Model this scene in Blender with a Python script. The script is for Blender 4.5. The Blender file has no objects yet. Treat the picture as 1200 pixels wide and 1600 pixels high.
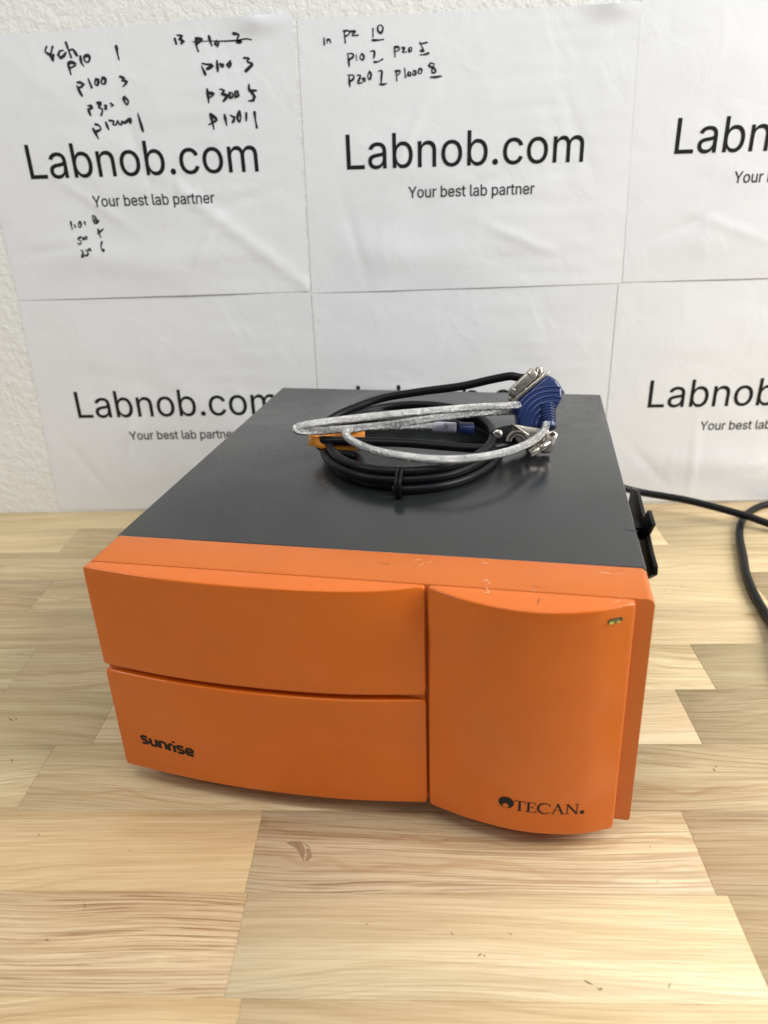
import bpy, bmesh, math, random, json
from mathutils import Vector, Matrix, Quaternion
MM = 0.001
PHI = math.radians(8.887)
random.seed(4)
scene = bpy.context.scene
C = scene.collection

# ------------------------------------------------------------ camera, world, lamps, exposure
cam_d = bpy.data.cameras.new('camera'); cam = bpy.data.objects.new('camera', cam_d); C.objects.link(cam)
cr = Vector((0.99903337, 0.03134778, -0.03081622)); cu = Vector((0.01452517, 0.42624572, 0.9044908)); cf = Vector((-0.04148906, 0.9040641, -0.42537837))
m = Matrix((( cr.x, cu.x, -cf.x, .17527), (cr.y, cu.y, -cf.y, -.34069), (cr.z, cu.z, -cf.z, .33994), (0, 0, 0, 1)))
cam.matrix_world = m
cam_d.sensor_fit = 'VERTICAL'; cam_d.sensor_height = 36; cam_d.lens = 1152.5 / 1600 * 36
cam_d.clip_start = .01; cam_d.clip_end = 50
cam_d.dof.use_dof = True; cam_d.dof.focus_distance = .47; cam_d.dof.aperture_fstop = 8.0
scene.camera = cam

world = bpy.data.worlds.new('World'); scene.world = world; world.use_nodes = True
bg = world.node_tree.nodes['Background']; bg.inputs[0].default_value = (.92, .97, 1, 1); bg.inputs[1].default_value = .21

def area(name, loc, target, sx, sy, power, col):
    d = bpy.data.lights.new(name, 'AREA'); d.shape = 'RECTANGLE'; d.size = sx; d.size_y = sy; d.energy = power; d.color = col
    o = bpy.data.objects.new(name, d); C.objects.link(o); o.location = loc
    o.rotation_euler = (Vector(target) - Vector(loc)).to_track_quat('-Z', 'Y').to_euler()
    return o
area('window_light', (1.6, -.2, 1.05), (.25, .15, .05), 1.0, 1.0, 33, (1, .992, .98))
area('ceiling_light', (.1, -.6, 1.9), (.15, .1, 0), 1.3, .35, 11, (.99, .99, 1))
area('left_ceiling_light', (-1.4, -.55, 1.4), (.1, .1, .1), .55, .32, 8, (.98, .985, 1))
scene.view_settings.view_transform = 'Standard'; scene.view_settings.look = 'None'
scene.view_settings.exposure = .14; scene.view_settings.gamma = 1

# ------------------------------------------------------------ data measured for this place (millimetres)
D = json.loads('''{"RB":[0.9822,0.1853,-0.0308],"UB":[-0.0515,0.4234,0.9045],"TB":[0.1807,-0.8868,0.4254],"END1":[[96.5,155,8],[85.6,162.4,12],[82.5,178.1,16],[86.7,195.9,19],[100.8,209.6,23],[120.4,222.8,27],[149.4,225,32],[178.3,223.3,37],[201.6,222.4,43],[215.3,221,46],[223.6,220.2,44]],"END2":[[114.7,153.8,4],[96.5,155,8],[85.6,157.1,12],[86.9,158.1,15],[97,154.9,16],[125.1,158,15],[149.5,160.7,14],[175.6,162.5,12],[197,166.3,10],[211.8,175.7,9],[221.4,189.8,9],[227.5,192.9,10]],"SILVER":[[240.6,192.5,20],[239.3,184.6,18],[234.2,171.1,17],[224.8,151.1,18],[211.2,131.3,20],[192.3,117.7,21],[172.8,114.5,21],[152.2,117.9,21],[132.7,123.5,22],[117.9,133.7,23],[110.2,141.1,25],[108.7,151.4,25],[114.9,157.4,25],[131.3,164.4,25],[151.8,176.1,25],[173.1,185,26],[199.1,196.2,26],[216.7,207.2,24],[230.3,225.9,18],[241.1,247.6,12],[246.1,261.3,12],[240,259.5,16],[229.1,230.3,24],[216.8,191.7,33],[191.5,175.3,36],[166.1,169,35],[132,162.3,33],[102.5,154.6,31],[81.4,149.1,29],[74,147.5,27],[75.8,146.9,25],[88.6,154,23],[111.5,171.9,20],[136.1,187.4,17],[153.9,192.1,16],[163.2,191.5,16]],"USB":[[162.3,191.4,16],[172.5,191,16],[179.6,193.2,15],[190.8,195.9,13]],"MARKS":[[[101,-49.4],[106.3,-48.5],[110.7,-49.3],[114.7,-52.7]],[[106.3,-48.9],[110,-54.8],[112.2,-61],[113.6,-60.6]],[[114.7,-52.7],[112.3,-56.1]],[[395,132.4],[392.9,129.1]],[[349.9,71.5],[350.5,69.5]],[[-111.3,55.3],[-106.9,52],[-104,50.7],[-103.6,54.6],[-101.1,51.3]],[[-87.7,15.4],[-85.5,12.6],[-85.9,10.9]],[[-42.4,-43.9],[-40.8,-45.7]],[[14.2,-54.9],[15.5,-55.4]],[[1.8,-86.9],[4.6,-91.9]],[[-9.8,-105.8],[-9.2,-107.8],[-7.7,-107.5],[-6,-108.5]],[[389.6,217],[389.9,212.8]],[[396.6,211.6],[400.1,215.8]],[[404.4,218.9],[408.4,221]],[[358.5,9.1],[355.4,7],[355.2,4.3],[356.5,3.8]],[[363.6,12.3],[363.8,11.8]],[[364.4,7.5],[364.6,7]],[[217.2,-101.3],[219.5,-102.6]],[[247.6,-122.8],[249.4,-124.3],[252.7,-126],[255.2,-128],[256.9,-129.1],[258.2,-128.5]],[[288.4,-124.7],[286.4,-127.6]],[[300.5,-50.5],[300.8,-51.8]],[[311.1,-73.4],[311.3,-73.7]],[[297.4,-73.5],[299.1,-71.2]],[[189.6,-99.9],[191,-103.2]],[[201.3,-113.7],[203.8,-112.1],[206.1,-113.3]],[[147.9,-97.2],[149.2,-97.9]]],"HW_UL":[[[[-134.7,441.2],[-136.8,437.4],[-132.8,434.4],[-131.5,430.8]],[[-129.7,440.7],[-132.8,434.8]],[[-130.2,434.7],[-131.5,430.8]]],[[[-120.9,437.9],[-124.2,437.3],[-126.1,434.5],[-124.4,432.3],[-121.2,433.7],[-119,436.1]]],[[[-117.5,443.4],[-115.1,432.4]],[[-115.7,437.4],[-112.6,438.3],[-109.8,433.6]]],[[[-118.7,427.5],[-117.9,419.6]],[[-118.6,428.2],[-115.5,428.8],[-112.3,427.6],[-113,426.2],[-118.1,424.3]]],[[[-106.9,433.2],[-107.1,428.2],[-105.5,425.6]]],[[[-103.7,432.7],[-103.9,429.5],[-101.2,428.3],[-99.1,431.1],[-99.7,433.3],[-102.7,433]]],[[[-74.4,439.4],[-74.3,434.2],[-73.8,429.5]]],[[[-114.3,411.1],[-112.9,406.6],[-111.1,403]],[[-113.8,413.6],[-111,413.5],[-108.2,411.8],[-110.5,410.1],[-114.1,409.2]]],[[[-103.3,415.8],[-101.6,409.3]]],[[[-97,415.2],[-98.4,411.7],[-96.3,410.6],[-94.6,414.8],[-96.7,415.4]]],[[[-90.9,416.1],[-92.5,412.5],[-89.6,411.7],[-88.3,415.3],[-90.7,416.3]]],[[[-75.5,416.7],[-71.9,415.5],[-73.5,413.7],[-69.6,412.6],[-73.9,409.2]]],[[[-108.4,393.1],[-106.8,388]],[[-107.9,395.4],[-104.9,395.6],[-104.3,394.1],[-108.1,392.4]]],[[[-99.1,397.2],[-95.9,397.2],[-98.5,393.9],[-95.7,392.7],[-95.9,390.5],[-97.5,387.7]]],[[[-92.4,395.2],[-91.9,392.6]],[[-91.4,395],[-92.9,392.6]]],[[[-87.2,396.5],[-85.1,395],[-87,394.3]]],[[[-73.7,401.1],[-75.3,399.5],[-73.1,395],[-71.3,397.9],[-73,400.2]]],[[[-106.8,377.6],[-105,373.3],[-103.4,369.3]],[[-104.1,380.9],[-100.7,379.7],[-100,376.6],[-105.1,374.9]]],[[[-94.5,382.2],[-92.8,376.2]]],[[[-91.1,383.4],[-87,382.7],[-88.4,380.1],[-85.4,380],[-83.4,383.3],[-82.7,380.3],[-80.6,379.8],[-79.7,382.4],[-77.7,381.2],[-72,384.1],[-72.6,381.1]]],[[[-64.4,388],[-63.4,381.1],[-62.1,373.7]]],[[[-23,442.8],[-22.3,439.3]],[[-20.8,445.4],[-16.1,444.9],[-19.1,442.4],[-15.6,441],[-18.1,439.1]]],[[[-5.1,440.6],[-5.1,436.9],[-4.1,433.1]],[[-5.1,442.2],[0.4,441.7],[-1.4,439.9],[-4.9,438.5]]],[[[6.5,443.9],[7.1,439.6],[8.1,436.6]]],[[[12.6,440.1],[11,437.9],[12.9,436.3],[14.3,438.4],[13.4,440]]],[[[27.5,444.9],[32.1,443.7],[30.3,440.3],[33.8,439],[31.5,438.4],[29.7,438.8]]],[[[-2.5,421.8],[-1.3,418.5],[-0.2,415.6]],[[-2.1,424],[2.3,423.2],[7.2,422.4],[4.9,420.9],[1.5,419.8]]],[[[11.2,426],[10.9,417.6]]],[[[13.8,423.1],[15.4,420.8],[16.7,422.7],[14.5,422.8]]],[[[23,425.3],[19.3,422.3],[20.9,420.6],[23,423.4]]],[[[34.6,426.9],[39.4,426.3],[36.9,424.2],[41.5,422.2],[38.6,419.7],[35,417]]],[[[-0.1,404.7],[-0.1,394.2]],[[0.5,401.7],[5.3,400.9],[1.2,398.1]]],[[[10.9,404.3],[15,403.2],[12.1,400.7],[16.8,399.2],[12.9,394.9]]],[[[19.3,401.4],[18.9,397.5],[22,398.4],[21.6,401.3],[19.6,401.4]]],[[[24.3,402.2],[23.8,397.7],[26.8,398.9],[26.2,402.5],[24.5,402.4]]],[[[36.9,407],[36.8,402.5],[43.1,402.3]],[[37.4,401.8],[40.8,397.8],[39.3,394.7],[35.2,394.7]]],[[[0.1,385.6],[1.1,379.9],[1.8,373.5]],[[0.3,385.6],[5,380.8],[-2.3,377.3]]],[[[12.7,384.5],[13.6,376.3]]],[[[17.8,384],[21.2,382.3],[20.1,379.3],[18.8,378.1]]],[[[26.3,386.7],[23.8,381.8],[25.4,378.4],[27,383.1],[26.4,386.4]]],[[[32.1,385.2],[31.4,379.3]]],[[[39.5,385.7],[39.6,380],[40.3,373.6]]]],"HW_UL2":[[[[-143.8,301.1],[-143.9,297.7],[-143.7,293.9]]],[[[-140.9,298.4],[-140.3,296.3]],[[-140.2,298],[-140.9,296.1]]],[[[-135.5,300.8],[-137.1,297.9],[-136.4,295.4],[-134.5,297.8],[-134.9,300.8]]],[[[-131.1,300.5],[-130.4,297.7]],[[-130.3,300.3],[-131,298.8]]],[[[-122.2,305.7],[-122.3,301.2],[-121.2,298.9],[-118.6,299.6],[-117.2,301.4]],[[-122.2,305.7],[-119.6,304.8],[-119.2,300.7]],[[-120.9,304.1],[-120.9,300.4]]],[[[-136.5,287.3],[-139.9,285.8],[-137.3,283.5],[-137.9,281.6],[-139.3,280.6],[-140.5,281.8]]],[[[-135.6,286.5],[-135,284.4],[-133.9,286.8],[-133.5,284.9]]],[[[-132.9,287.5],[-131.3,287.5],[-131.5,285.2],[-132.5,285.6]]],[[[-119.3,294],[-118.9,289.8],[-117.8,286]],[[-114,293.8],[-117.8,291.3],[-120.5,289.8]]],[[[-139.1,275.8],[-137.2,273.8],[-139.2,269],[-135.4,271.5]]],[[[-134.5,276.1],[-132.8,274.1],[-132.6,271.8],[-134.9,270.1]]],[[[-132.5,275.3],[-130.2,276.7],[-129.1,274.8],[-131.5,274.5],[-129.2,275.6]]],[[[-117.4,282.5],[-118.9,279.1],[-118.7,275.3],[-117.6,273.5],[-116.4,275.2],[-117.8,275.6]]]],"HW_UM":[[[[104.4,439.2],[104.4,434.1]],[[106.7,437.9],[107,435.1]],[[106.9,437.1],[109.1,437.8],[109.9,435]]],[[[121.8,442.6],[122.3,434.9]],[[121.3,443.4],[125.6,443.3],[126,441.2],[122.5,439.4]]],[[[127,442.8],[131.3,442.7],[128.3,440],[133.5,440]]],[[[146.2,444.1],[146,438.3]]],[[[150.6,446],[150.2,442.8],[153,440.7],[154.7,444.6],[152.7,446.7],[150.6,446.1]]],[[[145.2,436],[149.9,435.8],[155,436.2]]],[[[124.1,426.3],[124.5,421.8],[124.8,417.5]],[[123.5,426.8],[128.1,426.8],[128.5,424.5],[124.5,422.2]]],[[[131.1,426.1],[131.3,421.6]]],[[[135.7,426.3],[134.2,423.5],[136.5,421.8],[137.8,424.6],[135.9,426.5]]],[[[143.3,427.9],[146.8,428],[146.1,422.7]]],[[[146.2,420.1],[149.4,420.1],[153.8,422]]],[[[164,430.2],[164.3,422.9]],[[163.8,430.4],[167.8,430.1],[167.8,428.1],[164.9,427]]],[[[170.2,429.6],[172.6,429.3],[170.6,426.4],[174,426.5]]],[[[176.4,429.2],[176.1,426.6],[178.3,427.3],[178.3,429.7],[176.6,429.4]]],[[[185.5,433.1],[187.8,428.6],[188.7,426.5],[185.9,427]],[[185.6,431.8],[191.6,432.7]]],[[[185.8,423.9],[189.7,424.1],[193,425]]],[[[124.4,410.6],[124.2,406.8],[124.7,402.4]],[[123.3,411.1],[127.8,410.9],[128.2,408.4],[124.4,406]]],[[[131.2,410.8],[134.1,410.3],[131.7,404.9],[135.8,405.2]]],[[[135.4,408.1],[137.3,405.6],[138,408],[135.9,408.1]]],[[[141.9,412.9],[140.3,409.6],[142.2,407.1],[143.3,411.2],[141.9,413.3]]],[[[149.8,413.1],[152.7,413.4],[152.2,408.8],[151.8,404.2]]],[[[150.3,403.4],[153.7,403.1],[156.6,403.8]]],[[[165,412.1],[165.4,405.4]],[[164.1,412.6],[168.4,412.7],[167.4,410.4],[165.2,409.2]]],[[[172.3,414.4],[172.9,407.7]]],[[[175.6,411.8],[174.8,409.3],[177,408.8],[177.3,411.3],[175.6,411.9]]],[[[180,412.5],[179,409.6],[181.4,409.5],[181.6,412],[180.1,412.6]]],[[[184.8,413.5],[183.8,410.7],[186.2,410.2],[187,413.1],[184.9,413.8]]],[[[194.9,417.7],[192.9,415.7],[197.7,413.5],[198.7,411],[195.8,410.4],[195.8,413.6],[197.7,416.8],[194.9,417.6]]],[[[193.9,407.2],[198.7,407.1],[204,407.7]]]],"HW_T":[[[[-8.3,440.1],[4.6,440.2],[19.2,439.7],[30.2,439.9],[37.6,440.7],[42.7,439.9]]]],"LATCH":[[161.8,141.4],[141,148.5],[114.3,147],[103.2,147.6],[92.5,157.2],[74.2,156.8],[86.3,144.4],[71.4,142.4],[54.2,142.2],[52.3,137.4],[69,125.3],[99.1,114.5],[167.9,120.7]],"SCR":[[[176.7,17.3],[178.7,19.6]],[[180.5,20.5],[182.9,22.8]],[[207.2,23.3],[211,24.5]],[[208.7,25.6],[211.8,23.3]],[[209.7,6.2],[212.1,7.8]],[[210.4,8.8],[213.5,4.2]],[[211.9,0.4],[213.1,-4.2],[210.6,-4]],[[233.8,0.4],[235.6,0]],[[270.3,-6],[273.5,-2.8]],[[273.2,0.6],[275.2,0.3]],[[266.4,22.6],[271.8,22.1]],[[273.3,21.7],[277.1,22.8]],[[173.6,22.3],[176.6,24.8]]],"SCRD":[[[154.8,17.8],[159.8,16.4],[161.5,18]],[[237,-6.1],[236.2,-10.2]],[[233.7,4.6],[237.7,3.9]],[[283,73.5],[287.3,72.4],[290,72]]],"CHIP":[[[101,-49.4],[104.8,-48.5],[109.5,-48.5],[112.4,-54],[112.1,-60.2],[110,-57.3],[107.3,-53.2],[104.1,-51.1]],[[112.9,-52.7],[115.6,-54.4],[116.5,-58.5],[114.7,-61.4],[113.2,-60.6],[113.9,-57.3]]]}''')
GLY = json.loads('''{"L":[393,[[60,0,60,509,125,509,125,57,361,57,361,0]]],"a":[389,[[160,-9,126,-5,94,5,68,22,48,45,35,73,30,108,34,138,43,161,58,179,78,193,100,203,125,211,178,220,234,227,252,230,265,235,273,243,276,255,276,257,273,279,267,297,256,311,240,322,220,329,196,331,171,329,149,322,132,313,118,301,107,288,100,274,41,291,57,322,79,346,104,364,133,375,163,382,194,384,239,379,263,372,286,360,306,343,322,320,333,290,337,251,337,0,277,0,277,52,272,52,252,25,236,12,215,1,190,-6],[170,45,202,49,228,59,248,74,263,93,272,115,276,138,276,190,259,182,231,176,200,171,175,168,134,159,117,150,103,139,95,124,92,105,94,87,102,72,114,61,130,52,149,47]]],"b":[424,[[229,-8,198,-5,172,4,153,17,138,31,118,59,112,59,112,0,53,0,53,509,114,509,114,319,118,319,137,346,152,360,171,373,197,381,229,384,274,378,313,361,345,332,370,293,385,245,390,189,385,133,370,84,346,45,313,16,274,-2],[220,47,253,51,279,66,301,88,316,117,325,151,328,189,325,227,316,261,301,290,280,311,253,325,220,330,188,325,161,312,140,291,125,263,116,229,113,189,116,150,125,115,140,86,162,65,188,51]]],"n":[410,[[114,227,114,0,53,0,53,379,112,379,112,287,102,287,124,332,152,362,187,379,227,384,264,380,295,369,321,349,341,321,353,285,357,240,357,0,296,0,296,235,290,275,273,304,246,323,210,329,184,326,161,317,141,303,126,283,117,257]]],"o":[415,[[207,-8,159,-2,117,16,82,46,56,85,40,133,34,187,40,243,56,291,82,330,117,360,159,378,207,384,256,378,299,360,333,330,359,291,376,243,381,187,376,133,359,85,333,46,299,16,256,-2],[207,46,242,51,270,66,292,89,307,117,316,151,319,187,316,224,307,258,292,287,270,310,242,325,207,330,173,325,145,310,124,287,108,258,99,224,96,187,99,151,108,117,124,89,145,66,173,51]]],"c":[396,[[207,-8,159,-2,117,16,82,46,56,85,40,133,34,187,40,243,56,291,82,330,117,360,159,378,207,384,234,383,260,377,284,368,305,356,324,341,340,322,353,301,362,277,303,262,290,289,270,311,242,325,207,330,173,325,145,310,124,287,108,258,99,224,96,187,99,151,108,117,124,89,145,66,173,51,207,46,243,52,271,66,292,89,304,117,363,102,354,78,341,56,325,37,306,21,285,9,261,-1,235,-6]]],"m":[610,[[53,0,53,379,112,379,112,295,108,295,118,323,132,346,151,363,172,376,195,384,219,386,257,380,287,361,309,331,321,295,312,295,322,321,337,343,357,361,381,375,407,383,437,386,468,383,497,372,522,354,541,328,553,296,557,255,557,0,496,0,496,254,490,289,473,313,447,326,419,330,395,328,374,320,358,307,345,290,338,270,335,247,335,0,274,0,274,260,269,288,253,311,229,326,199,330,178,328,158,320,140,307,126,289,117,266,114,238,114,0]]],"Y":[472,[[203,0,203,208,16,509,91,509,192,344,222,292,250,230,224,230,251,293,280,344,381,509,455,509,268,208,268,0]]],"u":[410,[[182,-5,146,-1,115,11,89,31,69,59,57,95,53,139,53,379,114,379,114,144,119,105,137,75,164,56,200,50,226,53,249,62,268,77,283,97,293,122,296,153,296,379,357,379,357,0,298,0,298,92,307,92,286,47,257,17,222,0]]],"r":[259,[[53,0,53,379,112,379,112,321,115,321,130,347,152,367,181,380,213,385,229,384,243,384,243,322,230,324,207,326,182,323,159,315,140,301,126,284,117,262,114,237,114,0]]],"e":[404,[[212,-8,161,-2,117,16,82,46,56,85,40,132,34,187,39,242,55,290,81,329,115,359,157,378,205,384,236,382,266,374,294,361,319,341,341,315,357,282,368,242,371,194,371,169,75,169,75,221,338,221,310,202,307,237,298,269,283,294,263,314,237,326,205,330,173,326,146,313,125,294,109,270,99,241,96,211,96,178,100,139,110,106,128,80,151,61,179,50,212,46,234,48,254,53,271,61,285,73,297,88,306,105,365,91,353,63,335,39,311,19,283,4,249,-5]]],"s":[365,[[182,-8,145,-5,112,3,84,18,62,38,45,63,36,94,94,107,105,79,124,60,150,49,181,45,217,50,244,62,262,81,268,103,265,121,254,136,237,147,212,155,149,170,104,186,72,208,53,237,47,274,51,305,65,332,87,354,115,370,149,381,187,384,223,381,254,372,279,358,299,339,314,316,324,290,268,277,258,298,243,316,219,328,187,333,156,329,131,317,114,299,109,277,112,258,124,243,144,232,172,223,229,209,275,194,306,171,325,142,331,107,326,75,312,47,290,24,260,6,223,-5]]],"t":[227,[[204,379,204,327,6,327,6,379],[65,471,126,471,126,98,128,76,136,61,150,53,170,50,185,51,202,54,213,2,192,-3,168,-4,125,2,92,21,72,52,65,93]]],"l":[189,[[139,-2,101,3,74,20,58,47,53,84,53,509,114,509,114,99,115,77,120,62,130,54,146,52,160,53,170,54,181,3,162,-1]]],"p":[424,[[53,-143,53,379,112,379,112,319,118,319,137,346,152,360,171,373,197,381,229,384,274,378,313,361,345,332,370,293,385,245,390,189,385,133,370,84,346,45,313,16,274,-2,229,-8,198,-5,173,4,153,17,138,31,118,59,114,59,114,-143],[220,47,253,51,279,66,301,88,316,117,325,151,328,189,325,227,316,261,301,290,280,311,253,325,220,330,188,325,161,312,140,291,125,263,116,229,113,189,116,150,125,115,140,86,162,65,188,51]]],".":[188,[[95,-4,78,-1,63,9,53,24,50,41,53,59,63,73,78,83,95,87,113,83,128,73,138,59,141,41,138,24,128,9,113,-1]]]}''')

# ------------------------------------------------------------ helpers
def sharp(me, deg=38):
    bm = bmesh.new(); bm.from_mesh(me)
    for f in bm.faces: f.smooth = True
    for e in bm.edges:
        e.smooth = not (len(e.link_faces) == 2 and e.calc_face_angle(0) > math.radians(deg))
    bm.to_mesh(me); bm.free()
def obj(name, bm, mat, parent=None, smooth=True, deg=38):
    me = bpy.data.meshes.new(name); bm.to_mesh(me); bm.free()
    if mat: me.materials.append(mat)
    if smooth: sharp(me, deg)
    o = bpy.data.objects.new(name, me); C.objects.link(o)
    if parent: o.parent = parent
    return o
def tag(o, label=None, cat=None, group=None, kind=None):
    for k, v in (('label', label), ('category', cat), ('group', group), ('kind', kind)):
        if v: o[k] = v
    return o
def thing(name, label, cat, loc=(0, 0, 0), rz=0, group=None):
    o = bpy.data.objects.new(name, None); C.objects.link(o); o.empty_display_size = .02
    o.location = loc; o.rotation_euler = (0, 0, rz)
    return tag(o, label, cat, group)
def box(bm, x0, x1, y0, y1, z0, z1, bev=0, seg=2):
    b = bmesh.new()
    vs = [b.verts.new((x * MM, y * MM, z * MM)) for x in (x0, x1) for y in (y0, y1) for z in (z0, z1)]
    for f in ((0, 1, 3, 2), (4, 6, 7, 5), (0, 4, 5, 1), (2, 3, 7, 6), (0, 2, 6, 4), (1, 5, 7, 3)): b.faces.new([vs[i] for i in f])
    bmesh.ops.recalc_face_normals(b, faces=b.faces)
    if bev: bmesh.ops.bevel(b, geom=b.edges[:], offset=bev * MM, segments=seg, affect='EDGES', profile=.5)
    me = bpy.data.meshes.new('t'); b.to_mesh(me); b.free(); bm.from_mesh(me); bpy.data.meshes.remove(me)
def prism(bm, pts, z0, z1, bev=0, seg=2, X=(1, 0, 0), Y=(0, 1, 0), Z=(0, 0, 1), O=(0, 0, 0)):
    """outline in the X,Y plane of a given basis, pushed out along Z, corners rounded"""
    X, Y, Z, O = map(Vector, (X, Y, Z, O)); b = bmesh.new()
    lo = [b.verts.new((O + X * p[0] + Y * p[1] + Z * z0) * MM) for p in pts]
    hi = [b.verts.new((O + X * p[0] + Y * p[1] + Z * z1) * MM) for p in pts]
    n = len(pts)
    b.faces.new(lo); b.faces.new(hi)
    for i in range(n): b.faces.new((lo[i], lo[(i + 1) % n], hi[(i + 1) % n], hi[i]))
    bmesh.ops.recalc_face_normals(b, faces=b.faces)
    if bev: bmesh.ops.bevel(b, geom=b.edges[:], offset=bev * MM, segments=seg, affect='EDGES', profile=.5, clamp_overlap=True)
    me = bpy.data.meshes.new('t'); b.to_mesh(me); b.free(); bm.from_mesh(me); bpy.data.meshes.remove(me)
def spline(P, step):
    P = [Vector(p) for p in P]; out = []
    for i in range(len(P) - 1):
        a, b, c, d = P[max(i - 1, 0)], P[i], P[i + 1], P[min(i + 2, len(P) - 1)]
        n = max(1, int((c - b).length / step))
        for k in range(n):
            t = k / n
            out.append(.5 * ((2 * b) + (c - a) * t + (2 * a - 5 * b + 4 * c - d) * t * t + (3 * b - a - 3 * c + d) * t ** 3))
    out.append(P[-1]); return out
def tube(bm, P, rad, n=14, closed=False, uvs=None, flat=1.0):
    """sweep a circle (radius in mm, number or function of 0..1) along points, carried without twist"""
    N = len(P); T = []
    for i in range(N):
        a = P[(i - 1) % N] if closed else P[max(i - 1, 0)]; b = P[(i + 1) % N] if closed else P[min(i + 1, N - 1)]
        T.append((b - a).normalized())
    u = T[0].orthogonal().normalized(); rings = []; L = 0; Ls = []
    for i in range(N):
        if i: u = (T[i - 1].rotation_difference(T[i]) @ u); u = (u - T[i] * u.dot(T[i])).normalized(); L += (P[i] - P[i - 1]).length
        w = T[i].cross(u); r = rad(i / (N - 1)) if callable(rad) else rad; Ls.append(L)
        rings.append([bm.verts.new((P[i] + (u * math.cos(2 * math.pi * k / n) + w * math.sin(2 * math.pi * k / n) * flat) * r) * MM) for k in range(n)])
    uv = bm.loops.layers.uv.verify()
    for i in range(N if closed else N - 1):
        j = (i + 1) % N
        for k in range(n):
            f = bm.faces.new((rings[i][k], rings[i][(k + 1) % n], rings[j][(k + 1) % n], rings[j][k]))
            for l, (s, t) in zip(f.loops, ((k, i), (k + 1, i), (k + 1, j), (k, j))): l[uv].uv = (s / n, Ls[t] if not (closed and t == 0) else L)
    if not closed:
        bm.faces.new(rings[0][::-1]); bm.faces.new(rings[-1])
def lathe(bm, prof, O, A, n=20):
    """profile of (distance along axis, radius) turned about axis A from point O (mm)"""
    O = Vector(O); A = Vector(A).normalized(); u = A.orthogonal().normalized(); w = A.cross(u); rings = []
    for t, r in prof:
        rings.append([bm.verts.new((O + A * t + (u * math.cos(2 * math.pi * k / n) + w * math.sin(2 * math.pi * k / n)) * r) * MM) for k in range(n)])
    for i in range(len(rings) - 1):
        for k in range(n): bm.faces.new((rings[i][k], rings[i][(k + 1) % n], rings[i + 1][(k + 1) % n], rings[i + 1][k]))
    bm.faces.new(rings[0][::-1]); bm.faces.new(rings[-1])
def ribbon(bm, pts, w, put, cap=True, smooth=True):
    """flat pen stroke: pts 2-D (mm), width w (number or function), put maps 2-D to 3-D"""
    P = [Vector((p[0], p[1], 0)) for p in pts]
    if smooth and len(P) > 2: P = spline(P, max(w(.5) if callable(w) else w, .3) * .7)
    else:
        Q = []
        for a, b in zip(P, P[1:]):
            n = max(1, int((b - a).length / 2.5))
            Q += [a.lerp(b, k / n) for k in range(n)]
        P = Q + [P[-1]]
    L = []; R = []
    for i, p in enumerate(P):
        t = (P[min(i + 1, len(P) - 1)] - P[max(i - 1, 0)])
        t = t.normalized() if t.length > 1e-9 else Vector((1, 0, 0))
        n = Vector((-t.y, t.x, 0)); h = (w(i / (len(P) - 1)) if callable(w) else w) / 2
        if cap and i == 0: p = p - t * h * .6
        if cap and i == len(P) - 1: p = p + t * h * .6
        if cap and i in (0, len(P) - 1): h *= .75
        L.append(bm.verts.new(put(p.x + n.x * h, p.y + n.y * h))); R.append(bm.verts.new(put(p.x - n.x * h, p.y - n.y * h)))
    for i in range(len(P) - 1): bm.faces.new((R[i], R[i + 1], L[i + 1], L[i]))

# ------------------------------------------------------------ materials
def mat(name, col=(.5, .5, .5), rough=.5, metal=0, spec=.5, coat=0, coat_rough=.1):
    m = bpy.data.materials.new(name); m.use_nodes = True; b = m.node_tree.nodes['Principled BSDF']
    b.inputs['Base Color'].default_value = (*col, 1); b.inputs['Roughness'].default_value = rough
    b.inputs['Metallic'].default_value = metal; b.inputs['Specular IOR Level'].default_value = spec
    b.inputs['Coat Weight'].default_value = coat; b.inputs['Coat Roughness'].default_value = coat_rough
    return m
class G:
    """small node-graph writer"""
    def __init__(s, m): s.t = m.node_tree; s.b = s.t.nodes['Principled BSDF']
    def n(s, kind, ins=None, **props):
        x = s.t.nodes.new(kind)
        for k, v in props.items(): setattr(x, k, v)
        for k, v in (ins or {}).items():
            i = x.inputs[k]
            if isinstance(v, bpy.types.NodeSocket): s.t.links.new(v, i)
            else: i.default_value = v
        return x
    def math(s, op, a, b=0, c=None):
        x = s.n('ShaderNodeMath', {0: a, 1: b} if c is None else {0: a, 1: b, 2: c}, operation=op); return x.outputs[0]
    def noise(s, vec, scale, detail=3, rough=.5, dist=0, dim='3D'):
        return s.n('ShaderNodeTexNoise', {'Vector': vec, 'Scale': scale, 'Detail': detail, 'Roughness': rough, 'Distortion': dist}, noise_dimensions=dim).outputs[0]
    def mapr(s, v, a, b, c=0, d=1):
        return s.n('ShaderNodeMapRange', {0: v, 1: a, 2: b, 3: c, 4: d}).outputs[0]
    def mix(s, f, a, b, mode='MIX'):
        x = s.n('ShaderNodeMix', {0: f}, data_type='RGBA', blend_type=mode)
        for i, v in ((6, a), (7, b)):
            if isinstance(v, bpy.types.NodeSocket): s.t.links.new(v, x.inputs[i])
            else: x.inputs[i].default_value = (*v, 1)
        return x.outputs[2]
    def scale(s, v, sc):
        return s.n('ShaderNodeVectorMath', {0: v, 1: sc}, operation='MULTIPLY').outputs[0]
    def add(s, v, w):
        return s.n('ShaderNodeVectorMath', {0: v, 1: w}, operation='ADD').outputs[0]
    def bump(s, h, strength=.3, dist=.001):
        x = s.n('ShaderNodeBump', {'Height': h, 'Strength': strength, 'Distance': dist}); s.t.links.new(x.outputs[0], s.b.inputs['Normal']); return x
    def to(s, name, v): s.t.links.new(v, s.b.inputs[name])
    def obj(s): return s.n('ShaderNodeTexCoord').outputs['Object']

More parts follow.
